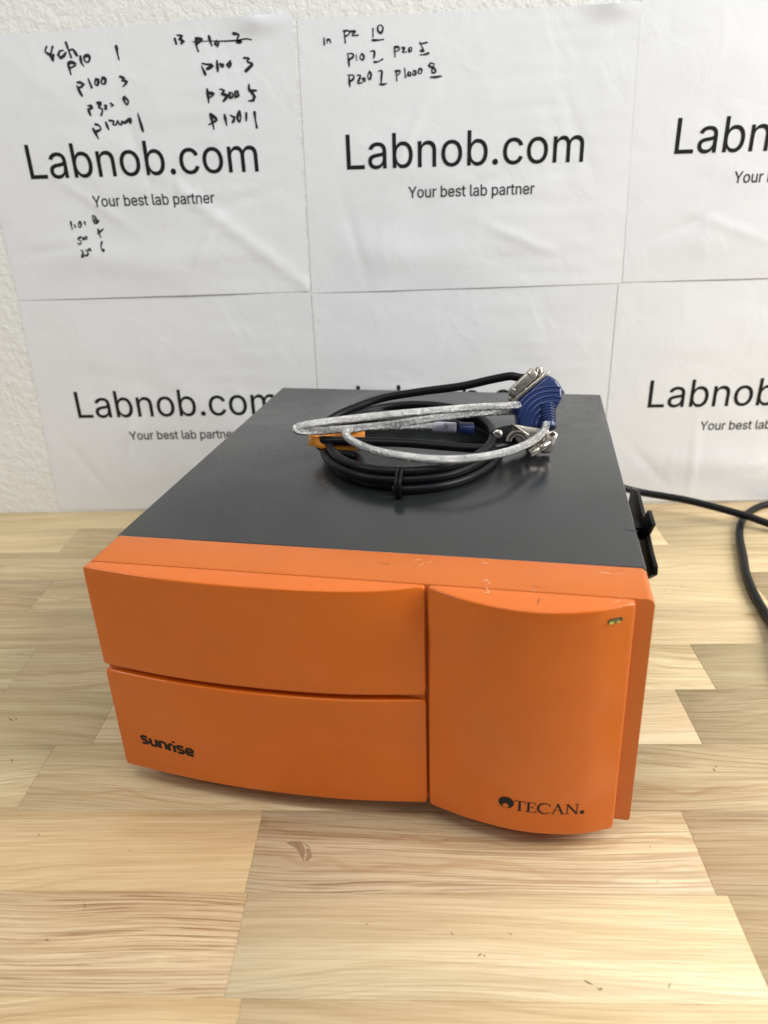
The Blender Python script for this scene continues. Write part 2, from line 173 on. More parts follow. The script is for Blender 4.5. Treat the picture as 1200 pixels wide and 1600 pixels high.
def make_paint(name, col, rough, grain, spec=.5, coat=0):
    m = mat(name, col, rough, 0, spec, coat, .13); g = G(m); o = g.obj()
    a = g.noise(o, 45, 4, .6); g.to('Roughness', g.mapr(a, .3, .7, rough - .05, rough + .09))
    sp = g.noise(o, 900, 2, .5)
    b = g.noise(o, 18, 3, .6)
    g.to('Base Color', g.mix(g.mapr(b, .3, .75), tuple(c * .94 for c in col), tuple(min(1, c * 1.05) for c in col)))
    g.bump(sp, grain, .0002)
    return m
M_or = make_paint('orange_paint', (.66, .138, .005), .38, .2, .25, .6)
M_bez = make_paint('orange_paint_lit_copy', (.57, .14, .022), .45, .25, .35)  # panels' paint again, the salmon cast of light from above put into the colour
M_dark = make_paint('charcoal_powder_coat', (.018, .019, .0195), .25, .35, .75)
def smudge():
    g = G(M_dark); o = g.obj()
    a = g.noise(o, 9, 5, .65, .6); b = g.noise(g.scale(o, (60, 14, 14)), 3, 4, .7)
    r = g.math('ADD', g.mapr(a, .35, .65, .14, .34), g.mapr(b, .55, .8, 0, .06)); g.to('Roughness', r)
    g.to('Base Color', g.mix(g.mapr(g.noise(o, 14, 6, .7), .5, .8, 0, .35), (.017, .0185, .019), (.030, .032, .032)))
smudge()
M_black = mat('black_plastic', (.003, .003, .0035), .4, 0, .2)
M_blackm = mat('black_cable_jacket', (.004, .004, .0055), .38, 0, .22)
g = G(M_blackm); g.bump(g.noise(g.obj(), 260, 3, .6), .15, .0003)
M_foot = mat('rubber', (.02, .02, .02), .8)
M_ink = mat('black_print', (.008, .008, .009), .5, 0, .25)
M_pink = mat('marker_ink', (.012, .012, .014), .5)
M_print = mat('toner_print', (.012, .012, .012), .7, 0, .2)
M_print2 = mat('grey_toner_print', (.035, .035, .035), .7, 0, .2)
M_scr = mat('bare_scratch', (.78, .50, .28), .5)
M_scrd = mat('scuff_mark', (.25, .06, .02), .6)
M_smear = mat('cover_scuff', (.02, .022, .022), .5)
M_wmark = mat('wood_mark', (.15, .09, .045), .8)
M_chip = mat('resin_patch', (.33, .22, .12), .5)
M_blue = mat('blue_moulded_plastic', (.006, .022, .105), .28, 0, .5, .3, .1)
M_blue2 = mat('navy_plastic', (.008, .018, .09), .3)
M_metal = mat('nickel_plate', (.36, .33, .29), .34, 1)
g = G(M_metal); a = g.noise(g.obj(), 300, 4, .6); g.to('Roughness', g.mapr(a, .3, .7, .2, .42))
M_tag = mat('orange_tag_paper', (.85, .30, .03), .5)
M_label = mat('clear_grey_label', (.42, .42, .50), .35)
M_led = mat('green_lens', (.06, .09, .012), .12, 0, .8, 1, .05)
M_ledy = mat('lens_glint', (.55, .50, .10), .25)  # yellow reflection on the lens, put in as a colour
M_recess_shade = mat('recess_shade', (.03, .012, .004), .6)  # shade inside hollows, put into a near-black colour
# braided silver screen under a clear jacket
M_braid = mat('braided_silver_screen', (.74, .74, .70), .3, .95, .5, .8, .06)
g = G(M_braid); uv = g.n('ShaderNodeTexCoord').outputs['UV']; sx = g.n('ShaderNodeSeparateXYZ', {0: uv})
u_ = g.math('MULTIPLY', sx.outputs[0], 2 * math.pi * 5); v_ = g.math('MULTIPLY', sx.outputs[1], 2 * math.pi / 3.4)
s1 = g.math('SINE', g.math('ADD', u_, v_)); s2 = g.math('SINE', g.math('SUBTRACT', u_, v_))
wv = g.math('MULTIPLY', s1, s2); fine = g.math('SINE', g.math('MULTIPLY', g.math('ADD', u_, v_), 4))
h = g.math('ADD', g.math('ABSOLUTE', wv), g.math('MULTIPLY', fine, .12)); g.bump(h, .9, .0006)
g.to('Base Color', g.mix(g.math('MULTIPLY', g.mapr(g.math('ABSOLUTE', wv), .10, .35), g.mapr(g.noise(g.obj(), 120, 3), .35, .62, .6, 1)), (.25, .25, .24), (.97, .96, .93)))
g.to('Roughness', g.mapr(g.noise(g.obj(), 400, 2), .3, .7, .14, .34))
# plaster wall
M_wall = mat('textured_plaster', (.84, .84, .80), .85, 0, .3)
g = G(M_wall); o = g.obj(); n1 = g.noise(o, 130, 5, .62, .3); n2 = g.noise(o, 420, 3, .6); n3 = g.noise(o, 25, 3)
hh = g.math('ADD', g.math('ADD', g.mapr(n1, .35, .7), g.math('MULTIPLY', n2, .25)), g.math('MULTIPLY', n3, .5)); g.bump(hh, .4, .0018)
# paper
M_paper = mat('white_paper', (.80, .80, .815), .5, 0, .45)
g = G(M_paper); o = g.obj(); n1 = g.noise(o, 22, 4, .5, .8); g.bump(n1, .22, .004)
g.to('Base Color', g.mix(g.mapr(g.noise(o, 5, 2), .3, .7), (.785, .80, .815), (.83, .84, .85)))
M_tape = mat('clear_tape', (.84, .84, .84), .2, 0, .6)
# wood planks: colour of the board from the object, grain from noise in the board's own space
M_wood = mat('oiled_rubberwood', (.6, .45, .25), .42, 0, .4)
g = G(M_wood); inf = g.n('ShaderNodeObjectInfo'); o = g.obj()
off = g.n('ShaderNodeCombineXYZ', {0: g.math('MULTIPLY', inf.outputs['Random'], 37.), 1: g.math('MULTIPLY', inf.outputs['Random'], 91.), 2: g.math('MULTIPLY', inf.outputs['Random'], 53.)}).outputs[0]
p = g.add(o, off)
warp = g.noise(g.scale(p, (2.2, 7, 7)), 1, 2, .5); 
wy = g.n('ShaderNodeCombineXYZ', {0: 0., 1: g.math('MULTIPLY', g.math('SUBTRACT', warp, .5), .09), 2: 0.}).outputs[0]
q = g.add(p, wy)
bands = g.noise(g.scale(q, (1.6, 75, 10)), 1, 4, .62)             # broad early/late wood
streak = g.noise(g.scale(q, (9, 780, 60)), 1, 4, .65)            # fine grain
pores = g.noise(g.scale(q, (13, 980, 60)), 1, 2, .55)             # short dark vessels
poremask = g.noise(g.scale(p, (4, 16, 4)), 1, 3, .6)
rings = g.n('ShaderNodeTexWave', {'Vector': g.scale(q, (1, 1, 1)), 'Scale': 16., 'Distortion': 5., 'Detail': 2., 'Detail Scale': 1.2}, wave_type='BANDS', bands_direction='Y').outputs['Fac']
base = inf.outputs['Color']
dk = g.mix(1.0, base, (.87, .82, .75), 'MULTIPLY'); lt = g.mix(1.0, base, (1.08, 1.07, 1.05), 'MULTIPLY')
c1 = g.mix(g.mapr(bands, .34, .68), dk, lt)
c2 = g.mix(g.math('MULTIPLY', g.mapr(streak, .50, .58, 0, .8), g.math('ADD', g.math('MULTIPLY', inf.outputs['Alpha'], .8), .25)), c1, g.mix(1.0, base, (.70, .59, .48), 'MULTIPLY'))
c3 = g.mix(g.math('MULTIPLY', g.mapr(rings, .0, .10, .45, 0), g.mapr(g.noise(g.scale(p, (3, 9, 9)), 1, 1), .45, .65)), c2, g.mix(1.0, base, (.66, .48, .32), 'MULTIPLY'))
pm = g.math('MULTIPLY', g.math('MULTIPLY', g.mapr(pores, .57, .61, 0, 1), g.math('ADD', g.math('MULTIPLY', inf.outputs['Alpha'], .75), .2)), g.mapr(g.math('ADD', poremask, g.math('MULTIPLY', g.math('SUBTRACT', g.math('FRACT', g.math('MULTIPLY', inf.outputs['Random'], 7.3)), .5), .3)), .42, .62, .10, 1))
c4 = g.mix(pm, c3, g.mix(1.0, base, (.46, .34, .25), 'MULTIPLY'))
knot = g.n('ShaderNodeTexVoronoi', {'Vector': g.scale(p, (9, 22, 9)), 'Scale': 1., 'Randomness': 1.}, feature='F1').outputs['Distance']
kn = g.math('MULTIPLY', g.mapr(knot, .02, .09, .7, 0), 1)
c5 = g.mix(kn, c4, g.mix(1.0, base, (.50, .33, .20), 'MULTIPLY'))
fib = g.noise(g.scale(p, (16, 1000, 90)), 1, 3, .7)
c5 = g.mix(g.mapr(fib, .46, .58, 0, .45), c5, g.mix(1.0, c5, (.74, .66, .56), 'MULTIPLY'))
flame = g.noise(g.scale(q, (3.5, 90, 20)), 1, 5, .7, .6)
c5 = g.mix(g.mapr(flame, .45, .62, 0, .45), c5, g.mix(1.0, c5, (.78, .70, .60), 'MULTIPLY'))
blotch = g.noise(g.scale(p, (5, 12, 5)), 1, 3, .6)
c6 = g.mix(g.mapr(blotch, .55, .78, 0, .4), c5, g.mix(1.0, base, (.84, .77, .68), 'MULTIPLY'))
g.to('Base Color', c6)
g.to('Roughness', g.mapr(streak, .3, .7, .36, .55))
g.bump(g.math('SUBTRACT', g.math('MULTIPLY', streak, .4), pm), .25, .0004)
M_leak_slab = mat('leak_block_slab', (.25, .16, .08), .8)

# ------------------------------------------------------------ table of glued boards
WALL = .39423
tb = thing('workbench', 'pale wooden block worktop of glued boards under the orange machine', 'workbench', (.15, .1, 0))
bm = bmesh.new(); box(bm, -900, 1000, -400, 292, -40, -19.2, 0); obj('leak_block_slab', bm, M_leak_slab, tb, False)  # unseen slab added under the boards to stop light leaking through joints
rows = [-296.8, -242.7, -188.8, -134.2, -80.2, -26.4, 27.8, 81.9, 135.9, 190.2, 244.4, 298.6, 352, 394.2]
joints = {0: [-420, -60, 250, 640], 1: [-300, 40, 420, 700], 2: [-240, 93.8, 395, 720], 3: [-330, 85.7, 331, 610], 4: [-300, 84, 325.5, 690], 5: [-340, -64.2, 210, 560],
          6: [-380, -40, 356.4, 680], 7: [-420, -126.6, 150, 385, 650], 8: [-350, 30, 560], 9: [-390, -160.5, 120, 470, 710], 10: [-300, 60, 520], 11: [-460, -181, 170, 420, 700], 12: [-330, 0, 300, 590]}
cream = (.84, .695, .43); tan = (.77, .62, .38); brown = (.68, .535, .345); pale = (.88, .75, .49); olive = (.74, .615, .375)
tint = {(2, 1): tan, (2, 2): cream, (3, 1): brown, (3, 2): pale, (3, 3): tan, (4, 1): (.60, .45, .25), (4, 2): (.58, .455, .30), (4, 3): (.56, .43, .27), (5, 1): olive, (5, 2): (.58, .455, .27), (5, 3): (.54, .43, .265),
        (5, 4): (.56, .44, .265), (6, 1): tan, (6, 2): (.55, .43, .27), (6, 3): (.72, .585, .37), (6, 4): cream, (7, 1): pale, (7, 2): (.52, .41, .255), (7, 4): (.77, .635, .39), (7, 5): tan, (8, 1): (.53, .41, .26), (8, 3): (.59, .475, .29), (8, 2): (.59, .47, .29), (9, 1): (.50, .385, .25), (9, 2): (.57, .455, .285), (9, 4): (.57, .455, .28)}
k = 0
for r in range(13):
    js = [-900] + joints[r] + [1000]
    for i in range(len(js) - 1):
        x0, x1, y0, y1 = js[i], js[i + 1], rows[r], rows[r + 1]
        bm = bmesh.new(); hx, hy = (x1 - x0) / 2, (y1 - y0) / 2
        box(bm, -hx + .04, hx - .04, -hy + .04, hy - .04, -19, 0, .22, 1)
        o = obj('plank', bm, M_wood, tb, True, 60)
        o.location = ((x0 + x1) / 2 * MM - .15, (y0 + y1) / 2 * MM - .1, random.uniform(-.05, 0) * MM)
        c = tint.get((r, i))
        if not c:
            a, b = random.choice([(tan, cream), (cream, pale), (tan, olive), (brown, cream)]); t = random.random(); c = tuple(p_ + (q_ - p_) * t for p_, q_ in zip(a, b))
        if (r, i) in tint and max(c) < .62: c = tuple(v_ * 1.28 for v_ in c)
        c = tuple((v_ * .72 + w_ * .28) * f_ for v_, w_, f_ in zip(c, (.75, .62, .39), (.90, .905, .90)))
        o.color = (*c, {(3, 1): 1.0, (4, 2): 1.0, (5, 3): .8, (4, 3): .6, (6, 3): .3, (6, 4): .5, (4, 1): .15, (3, 2): .1, (2, 2): .15, (2, 1): .3, (7, 1): .9, (7, 2): .3}.get((r, i), random.uniform(.15, .6)))
# dents and stains on the boards
for i, l in enumerate(D['MARKS']):
    bm = bmesh.new()
    c_ = [sum(p_[k_] for p_ in l) / len(l) for k_ in (0, 1)]; f_ = 1 if i < 3 else .7
    l = [[c_[0] + (p_[0] - c_[0]) * f_, c_[1] + (p_[1] - c_[1]) * f_] for p_ in l]
    ribbon(bm, l, (lambda t, a=(.45 if i < 3 else .7): a * (.45 + .5 * math.sin(9 * t + i))), lambda x, y: Vector((x * MM, y * MM, .00012)) - Vector((.15, .1, 0)), True, i > 2)
    obj('stain_mark', bm, M_wmark, tb, False)

for pc in D['CHIP']:
    bm = bmesh.new(); bm.faces.new([bm.verts.new(Vector((x * MM, y * MM, .00008)) - Vector((.15, .1, 0))) for x, y in pc]); bmesh.ops.recalc_face_normals(bm, faces=bm.faces)
    obj('resin_patch', bm, M_chip, tb, False)

# ------------------------------------------------------------ wall
bm = bmesh.new(); box(bm, -1000, 1300, 394.3, 450, -60, 1300)
w = obj('wall', bm, M_wall, None, False); tag(w, kind='structure', label='white textured plaster wall behind the worktop')

# ------------------------------------------------------------ posters
import mathutils.noise as mn
def glyph_text(bm, text, x0, base, size, sx, put, bold=0):
    cu_ = bpy.data.curves.new('t', 'CURVE'); cu_.dimensions = '2D'; cu_.fill_mode = 'FRONT'; cu_.offset = bold
    x = 0
    for ch in text:
        if ch == ' ': x += 188; continue
        adv, loops = GLY[ch]
        for l in loops:
            s = cu_.splines.new('POLY'); n = len(l) // 2; s.points.add(n - 1); s.use_cyclic_u = True
            for i in range(n): s.points[i].co = ((x + l[2 * i]) * size / 1000 * sx, l[2 * i + 1] * size / 1000, 0, 1)
        x += adv
    o = bpy.data.objects.new('t', cu_); C.objects.link(o)
    me = bpy.data.meshes.new_from_object(o.evaluated_get(bpy.context.evaluated_depsgraph_get()))
    bpy.data.objects.remove(o); bpy.data.curves.remove(cu_)
    b = bmesh.new(); b.from_mesh(me); bpy.data.meshes.remove(me)
    W_ = x * size / 1000 * sx; H_ = size
    for ax, rng, st in (((1, 0, 0), W_, 4.), ((0, 1, 0), H_, 4.)):
        t = -H_ if ax[1] else 0
        while t < rng:
            bmesh.ops.bisect_plane(b, geom=b.verts[:] + b.edges[:] + b.faces[:], plane_co=Vector(ax) * t, plane_no=ax); t += st
    for v in b.verts: v.co = put(x0 + v.co.x, base + v.co.y)
    me = bpy.data.meshes.new('t'); b.to_mesh(me); b.free(); bm.from_mesh(me); bpy.data.meshes.remove(me)
def poster(label, corners, seed, lift, tx, tbase, tagx, hand=()):
    """corners tl, tr, br, bl in wall millimetres (x, z); lift = stand-off of the whole sheet"""
    tl, tr, br, bl = [Vector(c) for c in corners]
    t = thing('poster', label, 'poster', (bl.x * MM, WALL, bl.y * MM), 0, 'printed paper sheets on the wall')
    z0, z1, x0, x1 = (bl.y + br.y) / 2, (tl.y + tr.y) / 2, bl.x, br.x
    def depth(x, z):
        u = (x - x0) / (x1 - x0); v = (z - z0) / (z1 - z0)
        edge = min(1, max(0, min(u, 1 - u)) * 3.2); top = min(1, max(0, 1 - v) * 4); edge = edge * edge * (3 - 2 * edge); top = top * top * (3 - 2 * top)
        n = mn.noise(Vector((x * .011 + seed * 7, z * .016, seed))) * 1.6 + mn.noise(Vector((x * .03, z * .045 + seed * 3, seed + 5))) * .55
        d = .05 + (n + 1.4) * (.05 + .95 * edge * top) * .5
        d += 1.7 * math.exp(-((v - .17 - .03 * math.sin(u * 7 + seed)) / .075) ** 2) * edge * (.6 + .4 * math.sin(u * 3.1 + seed))   # sag fold near the lower edge
        d += .3 * mn.noise(Vector((x * .012, z * .11, seed + 9))) * max(0, math.sin(math.pi * min(1, max(0, (u - .5) * 2))))   # cockles
        if seed < 3: d += 3.2 * max(0, 1 - math.hypot((x - x1 + 30) / 34, (z - z1) / 14)) ** 1.5     # lifted top edge
        if seed == 1:                                                   # slanting crease
            s = (x + 30) * .62 + (z - 320) * .78; d += .9 * math.exp(-(s / 6) ** 2) * (1 if -40 < x < 75 else .2)
        for k in range(5):                                              # soft creases running at odd angles
            a_ = 2.4 * k + seed * 1.7; cx_, cz_ = x0 + (x1 - x0) * (.15 + .17 * k), z0 + (z1 - z0) * (.2 + .37 * ((k * seed) % 3) / 2)
            s_ = (x - cx_) * math.cos(a_) + (z - cz_) * math.sin(a_); t_ = -(x - cx_) * math.sin(a_) + (z - cz_) * math.cos(a_)
            d += .8 * math.exp(-(s_ / 4) ** 2 - (t_ / 38) ** 2) * (1 if k % 2 else -.7)
        return max(.04, d) + lift
    def put(x, z, e=0.): return Vector(((x - bl.x) * MM, -(depth(x, z) + e) * MM, (z - bl.y) * MM))
    bm = bmesh.new(); nx, nz = 90, 68; V = []
    for j in range(nz + 1):
        for i in range(nx + 1):
            u, v = i / nx, j / nz
            p = (bl.lerp(br, u)).lerp(tl.lerp(tr, u), v)
            jx = 0
            V.append(bm.verts.new(put(p.x, p.y)))
    for j in range(nz):
        for i in range(nx):
            a = j * (nx + 1) + i; bm.faces.new((V[a], V[a + 1], V[a + nx + 2], V[a + nx + 1]))
    me_o = obj('paper_sheet', bm, M_paper, t, True, 80)
    bm = bmesh.new(); glyph_text(bm, 'Labnob.com', tx, tbase, 55.2, .968, lambda x, z: put(x, z, .22), .10); obj('printed_title', bm, M_print, t, False)
    bm = bmesh.new(); glyph_text(bm, 'Your best lab partner', tagx, tbase - 25.2, 18.2, .91, lambda x, z: put(x, z, .22), .14); obj('printed_tagline', bm, M_print2, t, False)
    for words, wd in hand:
        for strokes in words:
            bm = bmesh.new()
            for l in strokes: ribbon(bm, l, lambda t_, w_=wd: w_ * (.85 + .3 * math.sin(t_ * 5 + l[0][0])), lambda x, z: put(x, z, .3))
            obj('handwritten_word', bm, M_pink, t, False)
    return t
poster('paper sheet at upper left with two columns of black handwriting above its title', [(-211, 449.5), (78.5, 458), (77.6, 231.6), (-211.5, 230.4)], 1, .1, -176, 338.3, -119.5, [(D['HW_UL'], 2.4), (D['HW_UL2'], 1.65), (D['HW_T'], 1.0)])
poster('middle paper sheet of the upper row with three short handwritten lines at its top', [(82.5, 453), (368.5, 454.6), (375.3, 231.5), (78.8, 229.8)], 2, .15, 115.6, 337.3, 173.7, [(D['HW_UM'], 1.6)])
poster('paper sheet at upper right, no handwriting on it, cut off by the picture edge', [(367.5, 462), (662, 462), (668, 233), (375.8, 232.2)], 3, .25, 406.5, 341, 465)
poster('paper sheet at lower left whose title is partly hidden by the machine', [(-212, 229.4), (77.4, 230.4), (77.2, 2.5), (-221, 2.5)], 4, .1, -179.6, 109.1, -126)
poster('paper sheet in the middle of the lower row, mostly hidden behind the machine', [(78.6, 228.9), (371.8, 230.3), (373, 2.5), (78, 2.5)], 5, .15, 114.5, 109, 172.5)
poster('paper sheet at lower right, its bottom just above the black cables', [(372.6, 230.6), (664, 231), (668, 2.5), (375, 2.5)], 6, .25, 411, 108, 470)

# ------------------------------------------------------------ the instrument (own axes: x along the front, y to the back, z up; mm)
H = 153.7; XC = 145.
dev = thing('laboratory_instrument', 'boxy orange and charcoal benchtop instrument standing on the wooden worktop', 'lab instrument', (0, 0, 0), PHI)
dev.rotation_euler = (0, 0, -0.0)
dev.rotation_euler[2] = -PHI
def flare(x, z): return XC + (x - XC) * (1 + .024 * (H - z) / H)
def lerp_tab(T, x):
    if x <= T[0][0]: return T[0][1]
    # smooth interpolation
    for i in range(len(T) - 1):
        if x <= T[i + 1][0]:
            p0 = T[max(i - 1, 0)]; p1 = T[i]; p2 = T[i + 1]; p3 = T[min(i + 2, len(T) - 1)]
            h_ = p2[0] - p1[0]; t = (x - p1[0]) / h_
            m1 = (p2[1] - p0[1]) / max(p2[0] - p0[0], 1e-6) * h_; m2 = (p3[1] - p1[1]) / max(p3[0] - p1[0], 1e-6) * h_
            return (2 * t ** 3 - 3 * t * t + 1) * p1[1] + (t ** 3 - 2 * t * t + t) * m1 + (-2 * t ** 3 + 3 * t * t) * p2[1] + (t ** 3 - t * t) * m2
    return T[-1][1]
TOPL = [(0, 6.2), (46, 12.4), (92, 14.3), (138, 12.4), (183, 5.0)]
BOTL = [(0, 3.2), (42, 8.6), (84, 11.2), (136, 10.2), (183, 5.0)]
TOPR = [(183, 2.4), (208, 13.4), (235, 17.6), (262, 13.0), (281, 3.8)]
BOTR = [(183, 4.8), (208, 12.2), (235, 16.0), (262, 13.2), (281, 6.0)]
def bulge(x, z, left):
    s = min(1, max(0, (H - z) / (H - 13)))
    A, B_ = (TOPL, BOTL) if left else (TOPR, BOTR)
    s = s * s * (3 - 2 * s) if not left else s
    a, b = lerp_tab(A, x), lerp_tab(B_, x)
    if left: # only the top rim tucks in at the seam
        a = a - 3.2 * math.exp(-((183 - x) / 14) ** 2) * max(0, 1 - (H - z) / 30)
    return a * (1 - s) + b * s
def panel(name, x0, x1, z0, z1, left, mat_, r=1.0, cr_=2.0, back=-.4):
    def samp(a, b, n):
        e = [0, .06, .2, .42, .7, 1.0]
        m_ = [a + r * k for k in e]; w_ = [b - r * k for k in e[::-1]]
        return m_ + [a + r + (b - a - 2 * r) * i / n for i in range(1, n)] + w_
    xs = samp(x0, x1, 40); zs = samp(z0, z1, 22); bm = bmesh.new(); V = []
    for z in zs:
        row = []
        for x in xs:
            d = min(x - x0, x1 - x, z - z0, z1 - z); off = 0
            if d < r: off = r - math.sqrt(max(0, r * r - (r - d) ** 2))
            xx, zz = x, z                                   # round the outline's corners a little
            dx = min(x - x0, x1 - x); dz = min(z - z0, z1 - z)
            if dx < cr_ and dz < cr_:
                vx, vz = cr_ - dx, cr_ - dz; k_ = max(vx, vz) / max(math.hypot(vx, vz), 1e-6)
                xx = x + (1 if x - x0 < x1 - x else -1) * vx * (1 - k_); zz = z + (1 if z - z0 < z1 - z else -1) * vz * (1 - k_)
            row.append(bm.verts.new(Vector((flare(xx, zz), -bulge(xx, zz, left) + off, zz)) * MM))
        V.append(row)
    nz, nx = len(zs), len(xs)
    for j in range(nz - 1):
        for i in range(nx - 1): bm.faces.new((V[j][i], V[j][i + 1], V[j + 1][i + 1], V[j + 1][i]))
    per = [V[0][i] for i in range(nx)] + [V[j][-1] for j in range(1, nz)] + [V[-1][i] for i in range(nx - 2, -1, -1)] + [V[j][0] for j in range(nz - 2, 0, -1)]
    bk = [bm.verts.new((v.co.x, back * MM, v.co.z)) for v in per]; n = len(per)
    for i in range(n): bm.faces.new((per[(i + 1) % n], per[i], bk[i], bk[(i + 1) % n]))
    bm.faces.new(bk)
    bmesh.ops.recalc_face_normals(bm, faces=bm.faces)
    return obj(name, bm, mat_, dev, True, 50)
# frame round the front: a block with the front panels standing proud of it
def flared_box(x0, x1, y0, y1, z0, z1, bev, seg):
    bm = bmesh.new(); box(bm, x0, x1, y0, y1, z0, z1, bev, seg)
    for v in bm.verts: v.co.x = flare(v.co.x / MM, v.co.z / MM) * MM
    return bm
bm = bmesh.new(); rr = 3.6
arc = [(290 - rr + rr * math.sin(math.radians(a)), H - rr + rr * math.cos(math.radians(a))) for a in range(0, 91, 15)]
prism(bm, [(0, 14), (1, 13), (289, 13), (290, 14)] + arc[::-1] + [(290 - x_, z_) for x_, z_ in arc], 0, 29.7, .55, 2, X=(1, 0, 0), Y=(0, 0, 1), Z=(0, 1, 0))
for v in bm.verts: v.co.x = flare(v.co.x / MM, v.co.z / MM) * MM
obj('front_frame', bm, M_bez, dev, True, 30)
obj('top_cover', flared_box(.3, 289.7, 30.3, 338.6, 16, H - .3, 1.1, 3), M_dark, dev, True, 40)
up = panel('upper_door_panel', .3, 182.2, 89.2, H - .35, True, M_or)
low = panel('lower_door_panel', .3, 182.2, 13.2, 85.6, True, M_or)
rt = panel('right_door_panel', 183.4, 281, 12.2, H - .35, False, M_or)
bm = bmesh.new(); box(bm, 3, 182, -3.5, 4, 84, 91, .8, 2); obj('gap_strip', bm, M_bez, dev)
for x, y in ((25, 22), (265, 22), (25, 318), (265, 318)):
    bm = bmesh.new(); lathe(bm, [(0, 9), (.8, 10), (14, 10.5)], (x, y, 0), (0, 0, 1)); obj('foot', bm, M_foot, dev)
# surface finders for the print
def onL(x, z, e=.12): return Vector((flare(x, z), -bulge(x, z, True) - e, z)) * MM
def onR(x, z, e=.12): return Vector((flare(x, z), -bulge(x, z, False) - e, z)) * MM
# product word, thick squared lower-case strokes
SQ = {'s': [[(4.6, 5.2), (1.4, 5.4), (.5, 4.6), (.9, 3.3), (3.8, 2.6), (4.6, 1.6), (3.8, .5), (.5, .4)]],
      'u': [[(.6, 5.4), (.6, 1.4), (1.3, .5), (4.4, .5)], [(4.6, 5.4), (4.6, 0)]],
      'n': [[(.6, 0), (.6, 5.1)], [(.6, 5.0), (3.8, 5.0), (4.6, 4.2), (4.6, 0)]],
      'r': [[(.6, 0), (.6, 3.8), (1.4, 5.0), (3.0, 5.0)]],
      'i': [[(.6, 0), (.6, 5.2)], [(.6, 6.8), (.6, 8.0)]],
      'e': [[(.9, 2.6), (4.4, 2.7), (4.6, 4.2), (3.8, 5.0), (1.4, 5.0), (.6, 4.2), (.6, 1.4), (1.4, .5), (4.8, .5)]]}
bm = bmesh.new(); x = 14.9
for ch, adv in (('s', 5.5), ('u', 5.8), ('n', 5.7), ('r', 3.3), ('i', 1.9), ('s', 5.4), ('e', 5.2)):
    for l in SQ[ch]: ribbon(bm, [(x + a * 1.0, 34.2 + b * 1.04 - (x - 14.9) * .07) for a, b in l], 1.95, lambda a, b: onL(a, b), False, False)
    x += adv * 1.055
obj('product_lettering', bm, M_ink, low, False)
# maker's lettering: spot with a small notch, serif capitals, full stop
bm = bmesh.new(); BX, BZ = 221.0, 27.6
def disc(bm, cx, cz, r, f, n=40, hole=None):
    if hole is None:
        c = bm.verts.new(f(cx, cz)); R_ = [bm.verts.new(f(cx + r * math.cos(2 * math.pi * k / n), cz + r * math.sin(2 * math.pi * k / n))) for k in range(n)]
        for k in range(n): bm.faces.new((c, R_[k], R_[(k + 1) % n]))
    else:
        hx, hz, hr = hole
        A = [bm.verts.new(f(cx + r * math.cos(2 * math.pi * k / n), cz + r * math.sin(2 * math.pi * k / n))) for k in range(n)]
        Bv = [bm.verts.new(f(hx + hr * math.cos(2 * math.pi * k / n), hz + hr * math.sin(2 * math.pi * k / n))) for k in range(n)]
        for k in range(n): bm.faces.new((Bv[k], A[k], A[(k + 1) % n], Bv[(k + 1) % n]))
disc(bm, BX + 4.1, BZ + 4.3, 4.0, onR, 40, (BX + 3.9, BZ + 1.95, 1.55))
def bar(x0, z0, x1, z1, w): 
    ribbon(bm, [(x0, z0), (x1, z1)], w, onR, False, False)
def T_(x, s=1):
    bar(x + 2.8, 0 + BZ, x + 2.8, 7 + BZ, 1.25); bar(x + .1, 6.85 + BZ, x + 5.5, 6.85 + BZ, .42); bar(x + .22, 7 + BZ, x + .05, 5.3 + BZ, .4); bar(x + 5.4, 7 + BZ, x + 5.55, 5.3 + BZ, .4); bar(x + 1.5, .15 + BZ, x + 4.1, .15 + BZ, .32)
def E_(x):
    bar(x + 1.3, BZ, x + 1.3, 7 + BZ, 1.25); bar(x, .16 + BZ, x + 5.1, .2 + BZ, .38); bar(x, 6.85 + BZ, x + 4.8, 6.85 + BZ, .38); bar(x + 1.3, 3.6 + BZ, x + 3.7, 3.6 + BZ, .38)
    bar(x + 5.0, .1 + BZ, x + 5.4, 1.8 + BZ, .42); bar(x + 4.75, 7 + BZ, x + 4.8, 5.4 + BZ, .4); bar(x + 3.7, 4.5 + BZ, x + 3.7, 2.7 + BZ, .35)
def C_(x):
    cx, cz = x + 3.6, BZ + 3.5
    pts = [(cx + 3.3 * math.cos(a), cz + 3.6 * math.sin(a)) for a in [math.radians(d) for d in range(42, 325, 12)]]
    ribbon(bm, pts, lambda t: .45 + .75 * math.sin(math.pi * min(1, max(0, t * 1.05 - .02))) ** 1.4, onR, False, False); bar(x + 6.2, 7 + BZ, x + 6.3, 4.9 + BZ, .4)
def A_(x):
    bar(x + .9, BZ, x + 3.4, 7.1 + BZ, .5); bar(x + 3.2, 7.2 + BZ, x + 5.9, BZ, 1.1); bar(x + 1.8, 2.5 + BZ, x + 5, 2.5 + BZ, .38); bar(x, .15 + BZ, x + 2, .15 + BZ, .32); bar(x + 4.6, .15 + BZ, x + 7.1, .15 + BZ, .32)
def N_(x):
    bar(x + 1.1, BZ, x + 1.1, 7 + BZ, .5); bar(x + 1.0, 7 + BZ, x + 6.0, .1 + BZ, 1.05); bar(x + 6.0, BZ, x + 6.0, 7 + BZ, .5); bar(x, .15 + BZ, x + 2.2, .15 + BZ, .32); bar(x - .2, 6.87 + BZ, x + 1.5, 6.87 + BZ, .3); bar(x + 4.9, 6.87 + BZ, x + 7.1, 6.87 + BZ, .32)
T_(BX + 8.3); E_(BX + 14.3); C_(BX + 20.2); A_(BX + 27.1); N_(BX + 34.2)
disc(bm, BX + 42.9, BZ + 1.1, 1.25, onR)
obj('maker_lettering', bm, M_ink, rt, False)
